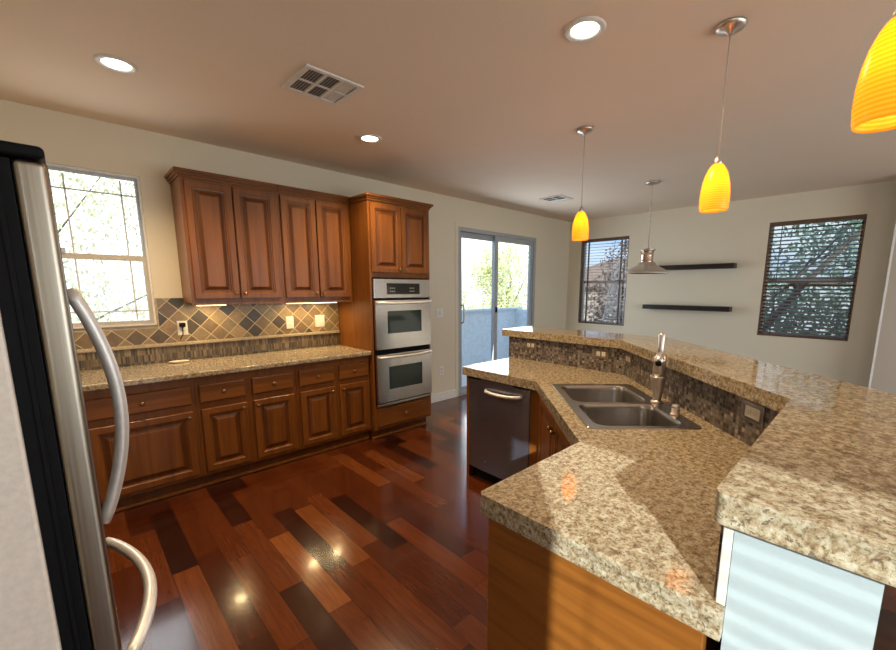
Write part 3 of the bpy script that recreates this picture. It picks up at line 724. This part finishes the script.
# ------------------------------------------------------------------ refrigerator
FY0, FY1, FX = 1.10, 1.86, 0.003
fr = thing('refrigerator', (-0.4, 1.48, 0), 'stainless steel refrigerator with black hinge cover and two curved bar handles', 'refrigerator')
MB().box(-0.80, FX-0.090, FY0-0.004, FY1, 0.03, 1.735, 0.006).build('cabinet', M['case'], fr)
b = MB(); b.box(FX-0.0895, FX-0.0475, FY0+0.006, FY1-0.006, 0.05, 1.745)
b.box(FX-0.070, FX-0.063, FY0+0.001, FY1-0.006, 0.05, 1.74); b.build('gasket', M['black'], fr)
MB().box(-0.78, FX-0.06, FY0+0.02, FY1-0.02, 0.0, 0.045).build('base_grille', M['black'], fr)
def fdoor(z0, z1, name):
    o = MB().box(FX-0.047, FX, FY0, FY1, z0, z1).build(name, M['steel_v'], fr, 0.012); return o
d1 = fdoor(0.712, 1.748, 'refrigerator_door'); d2 = fdoor(0.06, 0.700, 'freezer_drawer')
def bow(p0, p1, out, n=14, e=0.5):
    P0, P1 = Vector(p0), Vector(p1); L_ = []
    for k in range(n+1):
        s_ = k/n; L_.append(P0.lerp(P1, s_)+Vector(out)*(math.sin(PI*s_)**e))
    return L_
hy = FY1-0.095
MB().tube(bow((FX+0.003, hy, 1.515), (FX+0.003, hy, 0.735), (0.084, 0, 0), 22, 0.85), 0.019, 12).build('handle', M['steel_bar'], d1)
MB().tube(bow((FX+0.003, FY0+0.045, 0.655), (FX+0.003, FY1-0.085, 0.655), (0.078, 0, 0), 22, 0.8), 0.016, 12).build('handle', M['steel_bar'], d2)
b = MB().box(-0.16, FX-0.002, FY0-0.006, FY0+0.11, 1.750, 1.772, 0.008, seg=3); b.box(-0.20, -0.06, FY0-0.004, FY0+0.09, 1.736, 1.785, 0.012, seg=3)
b.build('hinge_cover', M['black'], fr)

# ------------------------------------------------------------------ peninsula
def ap(a, p): return ((a+p)*R2, (a-p)*R2)
ZC = 0.916
# pony wall (drywall core)
core = [(2.80, 2.285), (2.80, 1.222), (1.706, 0.140), (0.835, 0.140), (0.835, -0.055), (1.79, -0.055), (2.985, 1.14), (2.985, 2.285)]
struct(MB().prism(core, 0, 1.1025).build('wall_peninsula', M['wall_white']))
# mosaic facing
mb_ = thing('mosaic_backsplash', (2.2, 0.8, ZC), 'small stone mosaic backsplash under the raised bar behind the sink', 'backsplash')
MB().prism([(2.780, 2.290), (2.780, 1.236), (2.799, 1.228), (2.799, 2.290)], ZC+0.001, 1.103).build('tile_facing', M['mosaic_y'], mb_)
MB().prism([(2.780, 1.236), (1.709, 0.165), (1.716, 0.141), (2.799, 1.2278)], ZC+0.001, 1.103).build('tile_facing', M['mosaic_d'], mb_)
MB().prism([(1.709, 0.165), (0.852, 0.165), (0.852, 0.141), (1.716, 0.141)], ZC+0.001, 1.103).build('tile_facing', M['mosaic_x'], mb_)
MB().box(0.836, 0.8515, 0.1405, 0.158, ZC+0.001, 1.103, 0.002).build('end_trim', simple('pale_stone_edge', (0.6, 0.58, 0.52), 0.35), mb_)
# lower countertop with sink cutout
LC = [(2.150, 2.250), (2.150, 1.530), (1.400, 0.780), (0.815, 0.780), (0.815, 0.1405), (1.706, 0.1405), (2.7995, 1.2265), (2.7995, 2.250)]
LCr = rounded(LC, [0.02, 0.02, 0.02, 0.02, 0, 0, 0, 0])
SA0, SA1, SP0, SP1 = 1.690, 2.520, 0.520, 1.020
hole = [ap(*q) for q in ((SA0+0.015, SP0+0.015), (SA1-0.015, SP0+0.015), (SA1-0.015, SP1-0.015), (SA0+0.015, SP1-0.015))]
o = slab(LCr, ZC-0.062, ZC, [hole]).build('countertop', M['granite'], None, 0.009)
tag(o, 'lower granite peninsula countertop with the sink set into its diagonal', 'countertop')
# raised bar top
BT = [(2.750, 2.360), (2.750, 1.250), (1.670, 0.170), (0.790, 0.170), (0.790, -0.260), (1.820, -0.260), (3.180, 1.100), (3.180, 2.360)]
o = slab(rounded(BT, [0.02, 0, 0, 0.02, 0.03, 0.02, 0.02, 0.02]), 1.104, 1.162).build('bar_countertop', M['granite'], None, 0.009)
tag(o, 'raised granite bar countertop on top of the peninsula wall', 'bar countertop')

# sink (local frame: X along diagonal, Y across; built through transform)
SK = thing('kitchen_sink', (*ap(2.1, 0.77), ZC), 'stainless double-bowl drop-in sink in the peninsula counter', 'sink')
def DT(): return Matrix(((R2, R2, 0, 0), (R2, -R2, 0, 0), (0, 0, 1, 0), (0, 0, 0, 1)))   # (along, perp, z) -> world
def rrect(a0, a1, p0, p1, r, n=5):
    return rounded([(a0, p0), (a1, p0), (a1, p1), (a0, p1)], [r]*4, n)
b = MB(); b.T = DT()
bowls = [(1.718, 2.066, 0.560, 0.958, 0.19), (2.098, 2.475, 0.560, 0.958, 0.19)]
# rim with two openings
outer = rrect(SA0, SA1, SP0, SP1, 0.03)
es = []
for loop in [outer]+[rrect(q[0], q[1], q[2], q[3], 0.06) for q in bowls]:
    vs = [b.V((x, y, ZC+0.005)) for x, y in loop]
    es += [b.bm.edges.new((vs[i], vs[(i+1) % len(vs)])) for i in range(len(vs))]
bmesh.ops.triangle_fill(b.bm, edges=es, use_beauty=True)
lo = [b.V((x, y, ZC+0.0008)) for x, y in rrect(SA0-0.004, SA1+0.004, SP0-0.004, SP1+0.004, 0.032)]
hi = [b.V((x, y, ZC+0.005)) for x, y in outer]
n = len(lo)
for i in range(n): b.face([lo[i], lo[(i+1) % n], hi[(i+1) % n], hi[i]], 0, True)
b.build('rim', M['steel'], SK)
for q in bowls:
    b = MB(); b.T = DT(); prev = None
    steps = [(0.0, 0.005, 0.06), (0.004, 0.0, 0.058), (0.008, -0.02, 0.056), (0.014, -q[4]+0.03, 0.052), (0.022, -q[4]+0.008, 0.05), (0.045, -q[4], 0.035)]
    for ins, dz, r in steps:
        ring = [b.V((x, y, ZC+dz)) for x, y in rrect(q[0]+ins, q[1]-ins, q[2]+ins, q[3]-ins, r)]
        if prev:
            for i in range(len(ring)): b.face([prev[i], prev[(i+1) % len(ring)], ring[(i+1) % len(ring)], ring[i]], 0, True)
        prev = ring
    b.face(prev)
    bo = b.build('bowl', M['sink'], SK)
    b = MB(); cx, cy = ap((q[0]+q[1])/2, (q[2]+q[3])/2)
    b.lathe(cx, cy, [(0.001, ZC-q[4]+0.002), (0.028, ZC-q[4]+0.002), (0.040, ZC-q[4]+0.005), (0.045, ZC-q[4]+0.001)], 20)
    b.build('drain', M['nickel'], bo)
# faucet
fx, fy = ap(2.100, 1.000); zb = ZC+0.0052
fc = thing('faucet', (fx, fy, zb), 'tall brushed metal kitchen faucet behind the double sink', 'faucet')
MB().lathe(fx, fy, [(0.030, zb), (0.030, zb+0.006), (0.022, zb+0.012), (0.018, zb+0.016)], 22).build('base_ring', M['nickel'], fc)
MB().lathe(fx, fy, [(0.021, zb+0.012), (0.023, zb+0.04), (0.030, zb+0.09), (0.037, zb+0.126), (0.037, zb+0.134)], 24).build('body', M['nickel'], fc)
MB().lathe(fx, fy, [(0.042, zb+0.134), (0.043, zb+0.137), (0.043, zb+0.142), (0.040, zb+0.145)], 24).build('collar', M['nickel'], fc)
u_ = Vector((-0.95, -0.30, 0)).normalized()   # swivelled towards the near bowl
b = MB(); c0 = Vector((fx, fy, zb+0.143))
b.tube([c0, c0+Vector((0, 0, 0.04)), c0+Vector((0, 0, 0.08))+u_*0.008, c0+Vector((0, 0, 0.105))+u_*0.03], [0.034, 0.032, 0.029, 0.025], 18)
b.tube([c0+Vector((0, 0, 0.075))+u_*0.008, c0+Vector((0, 0, 0.115))+u_*0.055, c0+Vector((0, 0, 0.118))+u_*0.12, c0+Vector((0, 0, 0.095))+u_*0.165], [0.022, 0.020, 0.019, 0.019], 16)
sp = b.build('spout', M['nickel'], fc)
b = MB(); e0 = c0+Vector((0, 0, 0.095))+u_*0.165; b.tube([e0+Vector((0, 0, 0.002)), e0+(u_*0.05+Vector((0, 0, -0.024))).normalized()*0.008], 0.014, 14); b.build('nozzle', M['black'], sp)
b = MB(); b.tube([c0+Vector((0, 0, 0.085)), c0+Vector((0, 0, 0.15))-u_*0.004, c0+Vector((0, 0, 0.218))-u_*0.006, c0+Vector((0, 0, 0.228))-u_*0.006], [0.020, 0.014, 0.017, 0.011], 12); b.build('lever', M['nickel'], fc)
sx_, sy_ = ap(1.885, 0.992)
sp_ = thing('soap_dispenser', (sx_, sy_, zb), 'short round metal cap on the sink deck right of the faucet', 'soap dispenser')
MB().lathe(sx_, sy_, [(0.024, zb), (0.024, zb+0.004), (0.019, zb+0.006), (0.018, zb+0.045), (0.015, zb+0.050)], 20).build('body', M['nickel'], sp_)
MB().lathe(sx_, sy_, [(0.0185, zb+0.0345), (0.0195, zb+0.036), (0.0195, zb+0.039), (0.0185, zb+0.0405)], 20, cap0=False, cap1=False).build('ring', M['copper'], sp_)

# dishwasher
DWX = 2.190
dw = thing('dishwasher', (2.4, 1.906, 0), 'dark stainless dishwasher at the far end of the peninsula', 'dishwasher')
MB().box(DWX+0.03, 2.75, 1.608, 2.204, 0.10, 0.846).build('tub', M['black'], dw)
b = MB(); 
ys = [1.610+0.592*k/10 for k in range(11)]
fr_ = [(DWX-0.016*math.sin(PI*k/10)**0.6, ys[k]) for k in range(11)]
b.prism(fr_+[(DWX+0.03, 2.202), (DWX+0.03, 1.610)], 0.11, 0.846); dd = b.build('door', M['steel_dark'], dw)
b = MB().box(DWX-0.0125, DWX+0.02, 1.612, 2.200, 0.830, 0.848, 0.003); b.build('control_strip', M['black'], dd)
b = MB(); b.tube([(DWX-0.008, 1.665, 0.775), (DWX-0.04, 1.69, 0.771), (DWX-0.052, 1.76, 0.764), (DWX-0.056, 1.84, 0.760), (DWX-0.052, 1.92, 0.759), (DWX-0.04, 1.985, 0.762), (DWX-0.008, 2.01, 0.765)], 0.012, 12); b.build('handle', M['steel_bar'], dd)
MB().box(DWX-0.0145, DWX-0.008, 1.955, 2.015, 0.19, 0.197).build('badge', M['nickel'], dd)
MB().box(DWX+0.05, DWX+0.09, 1.610, 2.202, 0.0, 0.10).build('toe_panel', M['black'], dw)
MB().box(DWX+0.006, 2.79, 2.2055, 2.235, 0, 0.852).build('end_panel', M['wood_v'], None)
o = bpy.data.objects['end_panel']; tag(o, 'narrow cherry end panel at the far side of the dishwasher', 'panel')
# filler between dishwasher and sink cabinet, sink base
front = 0.438+0.036          # perp distance of the diagonal front
def diag(x_a, p): return ap(x_a, p)
fil = MB().prism([(DWX+0.004, 1.606), (DWX+0.004, 1.530), (2.23, 1.50), (2.55, 1.50), (2.55, 1.606)], 0.0, 0.852)
tag(fil.build('filler_panel', M['wood_v']), 'cherry filler strip between dishwasher and sink cabinet', 'panel')
A0, A1 = 1.59, 2.595
sc_ = thing('sink_cabinet', (*ap(2.1, 0.6), 0), 'diagonal two-door cherry sink cabinet under the double sink', 'cabinet')
b = MB(); b.T = DT(); b.box(A0, A1, front, front+0.018, 0.10, 0.852); b.box(A0, A0+0.018, front+0.018, 0.95, 0.10, 0.852); b.box(A1-0.018, A1, front+0.018, 0.90, 0.10, 0.852); b.box(A0+0.018, A1-0.018, front+0.018, 0.9, 0.10, 0.118)
b.build('body', M['wood_v'], sc_)
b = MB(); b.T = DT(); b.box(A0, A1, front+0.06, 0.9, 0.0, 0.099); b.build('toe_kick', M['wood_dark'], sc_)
TD = DT()
add_door(sc_, 2.105, 2.56, 0.128, 0.830, front-0.0205, 2.135, 0.76, T=TD)
add_door(sc_, 1.64, 2.095, 0.128, 0.830, front-0.0205, 2.065, 0.76, T=TD)
# near end cabinet
ec = thing('peninsula_cabinet', (1.1, 0.45, 0), 'cherry end cabinet of the peninsula, plain side panel facing the camera', 'cabinet')
b = MB(); b.box(0.852, 1.405, 0.172, 0.732, 0.10, 0.852); b.build('body', M['wood_v'], ec)
MB().box(0.832, 0.8515, 0.170, 0.7525, 0.0, 0.852, 0.002).build('side_panel', M['wood_end'], ec)
MB().box(0.855, 1.405, 0.176, 0.67, 0.0, 0.099).build('toe_kick', M['wood_dark'], ec)
TN = Matrix(((-1, 0, 0, 0), (0, -1, 0, 0), (0, 0, 1, 0), (0, 0, 0, 1)))
add_door(ec, -1.36, -0.860, 0.128, 0.632, -0.7535, -0.885, 0.600, T=TN)
add_door(ec, -1.36, -0.860, 0.672, 0.840, -0.7535, -1.11, 0.756, 'drawer', False, [M['wood_h'], M['wood_dark']], T=TN)

# outlets on mosaic
TX = Matrix.Rotation(-PI/2, 4, 'Z')     # local -y -> world -x
TDg = Matrix.Rotation(-PI/4, 4, 'Z') @ Matrix.Identity(4)
TDg = Matrix(((-R2, R2, 0, 0), (-R2, -R2, 0, 0), (0, 0, 1, 0), (0, 0, 0, 1)))  # local -y -> (-R2, +R2)
G2 = 'outlets on the mosaic backsplash'
plate('wall_outlet', 'level white outlet on the mosaic nearest the sliding door', (2.7795, 2.045, 1.045), TX, 0.115, 0.07, 'outlet', G2, wm=M['plate_brown'])
plate('wall_outlet', 'level white outlet on the mosaic just before the bend', (2.7795, 1.405, 1.045), TX, 0.115, 0.07, 'outlet', G2, wm=M['plate_brown'])
pd = lambda s_: (2.780-s_*R2-0.0004, 1.236-s_*R2+0.0004)
plate('wall_outlet', 'level white outlet on the mosaic just past the bend, left of the faucet', (*pd(0.10), 1.045), TDg, 0.115, 0.07, 'outlet', G2, wm=M['plate_brown'])
t = plate('wall_outlet', 'level white outlet in a metal cover on the mosaic nearest the camera', (*pd(1.335), 1.050), TDg, 0.080, 0.045, 'outlet', G2)
b = MB(); b.T = Matrix.Translation((*pd(1.335), 1.050)) @ TDg
ring_y(b, -0.062, 0.062, -0.040, 0.040, -0.0055, -0.0005, 0.020); b.build('metal_surround', M['steel'], t)

# ------------------------------------------------------------------ black shelves
SG = 'black floating shelves'
for z, lab in ((1.84, 'upper black floating shelf on the far wall'), (1.25, 'lower black floating shelf on the far wall')):
    o = MB().box(X0-0.15, X0-0.001, 1.435, 2.620, z-0.037, z+0.030, 0.004).build('wall_shelf', M['shelf']); tag(o, lab, 'shelf', SG)

# ------------------------------------------------------------------ ceiling fittings
def downlight(x, y, label):
    t = thing('recessed_light', (x, y, H), label, 'ceiling light', 'recessed ceiling lights')
    MB().lathe(x, y, [(0.062, H-0.001), (0.066, H-0.008), (0.088, H-0.010), (0.094, H-0.001)], 32, cap0=False, cap1=False).build('trim_ring', M['white_metal'], t)
    MB().lathe(x, y, [(0.001, H-0.004), (0.061, H-0.004)], 28, cap0=False, cap1=False).build('lens', M['bulb'], t)
    d = bpy.data.lights.new('downlight_lamp', 'SPOT'); d.energy = 112; d.color = (1, 0.74, 0.44); d.spot_size = math.radians(138); d.spot_blend = 0.7; d.shadow_soft_size = 0.06
    o = bpy.data.objects.new('downlight_lamp', d); COL.objects.link(o); o.location = (x, y, H-0.03)
downlight(0.33, 3.01, 'lit recessed ceiling light above the kitchen window side, far left')
downlight(1.865, 3.004, 'lit recessed ceiling light above the oven tower side')
downlight(1.84, 1.10, 'lit recessed ceiling light nearest the amber pendants')

def vent(cx, cy, s, label, nx, ny):
    t = thing('ceiling_vent', (cx, cy, H), label, 'vent', 'ceiling air vents')
    z0, z1 = H-0.012, H-0.0005; x0, x1, y0, y1 = cx-s/2, cx+s/2, cy-s/2, cy+s/2
    b = MB(); f = 0.028; k = 0.007
    b.box(x0, x1, y0, y0+f, z0, z1, 0.002); b.box(x0, x1, y1-f, y1, z0, z1, 0.002); b.box(x0, x0+f, y0+f, y1-f, z0, z1); b.box(x1-f, x1, y0+f, y1-f, z0, z1)
    for i in range(1, nx): xx = x0+f+(s-2*f)*i/nx; b.box(xx-k, xx+k, y0+f, y1-f, z0, z1)
    for i in range(1, ny): yy = y0+f+(s-2*f)*i/ny; b.box(x0+f, x1-f, yy-k, yy+k, z0+0.001, z1)
    b.build('frame', M['white_metal'], t)
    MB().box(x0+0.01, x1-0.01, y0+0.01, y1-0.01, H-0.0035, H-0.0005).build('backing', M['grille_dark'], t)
    b = MB()
    for i in range(nx):
        for j in range(ny):
            xa, xb = x0+f+(s-2*f)*i/nx+k, x0+f+(s-2*f)*(i+1)/nx-k; ya, yb = y0+f+(s-2*f)*j/ny+k, y0+f+(s-2*f)*(j+1)/ny-k
            n_ = 5; sgn = -1 if i >= nx-1 else 1
            for q in range(n_):
                xm = xa+(xb-xa)*(q+0.5)/n_; h = 0.0035
                vs = [b.V((xm-h*sgn, ya, z0+0.001)), b.V((xm-h*sgn, yb, z0+0.001)), b.V((xm+h*1.6*sgn, yb, z1-0.004)), b.V((xm+h*1.6*sgn, ya, z1-0.004))]
                b.face(vs)
    b.build('louvres', M['white_metal'], t)
vent(1.22, 2.46, 0.345, 'large square ceiling vent between the recessed lights', 3, 2)
vent(4.77, 3.17, 0.32, 'small-looking ceiling vent far away near the sliding door', 3, 2)

def pendant(x, y, zb_, label, first=None):
    t = thing('pendant_light', (x, y, zb_), label, 'pendant light', 'amber glass pendants over the bar')
    MB().lathe(x, y, [(0.062, H-0.001), (0.062, H-0.008), (0.050, H-0.020), (0.020, H-0.026), (0.010, H-0.040), (0.002, H-0.042)], 28).build('canopy', M['nickel'], t)
    MB().tube([(x, y, H-0.038), (x, y, zb_+0.245)], 0.0032, 8).build('cord', M['cord'], t)
    MB().lathe(x, y, [(0.016, zb_+0.205), (0.019, zb_+0.222), (0.012, zb_+0.245), (0.004, zb_+0.252)], 18).build('cap', M['nickel'], t)
    pr = [(0.058, 0.0), (0.061, 0.012), (0.063, 0.045), (0.062, 0.085), (0.057, 0.125), (0.049, 0.160), (0.038, 0.187), (0.027, 0.206), (0.016, 0.216)]
    outer_ = [(r, zb_+z) for r, z in pr]; inner = [(r-0.003, zb_+z) for r, z in pr][::-1]
    MB().lathe(x, y, outer_+inner+[outer_[0]], 40, cap0=False, cap1=False).build('glass_shade', M['amber'], t)
    MB().lathe(x, y, [(0.002, zb_+0.085), (0.018, zb_+0.092), (0.026, zb_+0.115), (0.022, zb_+0.14), (0.013, zb_+0.165), (0.013, zb_+0.205)], 16).build('bulb', simple('pendant_bulb', (1, 0.9, 0.7), 0.4, emit=(1, 0.78, 0.42), es=60), t)
pendant(2.909, 1.701, 1.895, 'amber pendant hanging in front of the sliding door side, smallest of three')
pendant(2.284, 0.619, 1.895, 'amber pendant in the middle, hanging on a long pale cord')
pendant(1.345, 0.034, 1.885, 'large amber pendant cut off at the right')

# dining pendant with metal dome shade
lx, ly = 4.82, 1.94
t = thing('dining_pendant', (lx, ly, 1.70), 'metal dome pendant on a chain in front of the black shelves', 'pendant light')
MB().lathe(lx, ly, [(0.075, H-0.001), (0.075, H-0.012), (0.06, H-0.024), (0.012, H-0.030), (0.004, H-0.034)], 26).build('canopy', M['nickel'], t)
b = MB(); z = H-0.035; k = 0
while z > 1.995:
    n_ = 10; pts = []
    for i in range(n_+1):
        a = 2*PI*i/n_; dx, dz = 0.011*math.cos(a), 0.021*math.sin(a)
        pts.append((lx+(dx if k % 2 else 0), ly+(0 if k % 2 else dx), z-0.019+dz))
    b.tube(pts, 0.0042, 6, caps=False); z -= 0.031; k += 1
b.build('chain', M['nickel'], t)
MB().lathe(lx, ly, [(0.006, 1.995), (0.010, 1.985), (0.03, 1.975), (0.082, 1.968), (0.084, 1.955), (0.058, 1.950)], 26).build('cap', M['nickel'], t)
MB().lathe(lx, ly, [(0.066, 1.951), (0.068, 1.90), (0.066, 1.835), (0.070, 1.825)], 26).build('lamp_neck', M['copper'], t)
MB().lathe(lx, ly, [(0.070, 1.826), (0.092, 1.818), (0.098, 1.795), (0.150, 1.765), (0.205, 1.735), (0.224, 1.718), (0.226, 1.700), (0.221, 1.700), (0.218, 1.714), (0.200, 1.730), (0.145, 1.758), (0.09, 1.788), (0.05, 1.80)], 36, cap0=False, cap1=False).build('dome_shade', M['nickel'], t)
MB().lathe(lx, ly, [(0.2265, 1.698), (0.2275, 1.714), (0.223, 1.698)], 36, cap0=False, cap1=False).build('rim', M['white'], t)
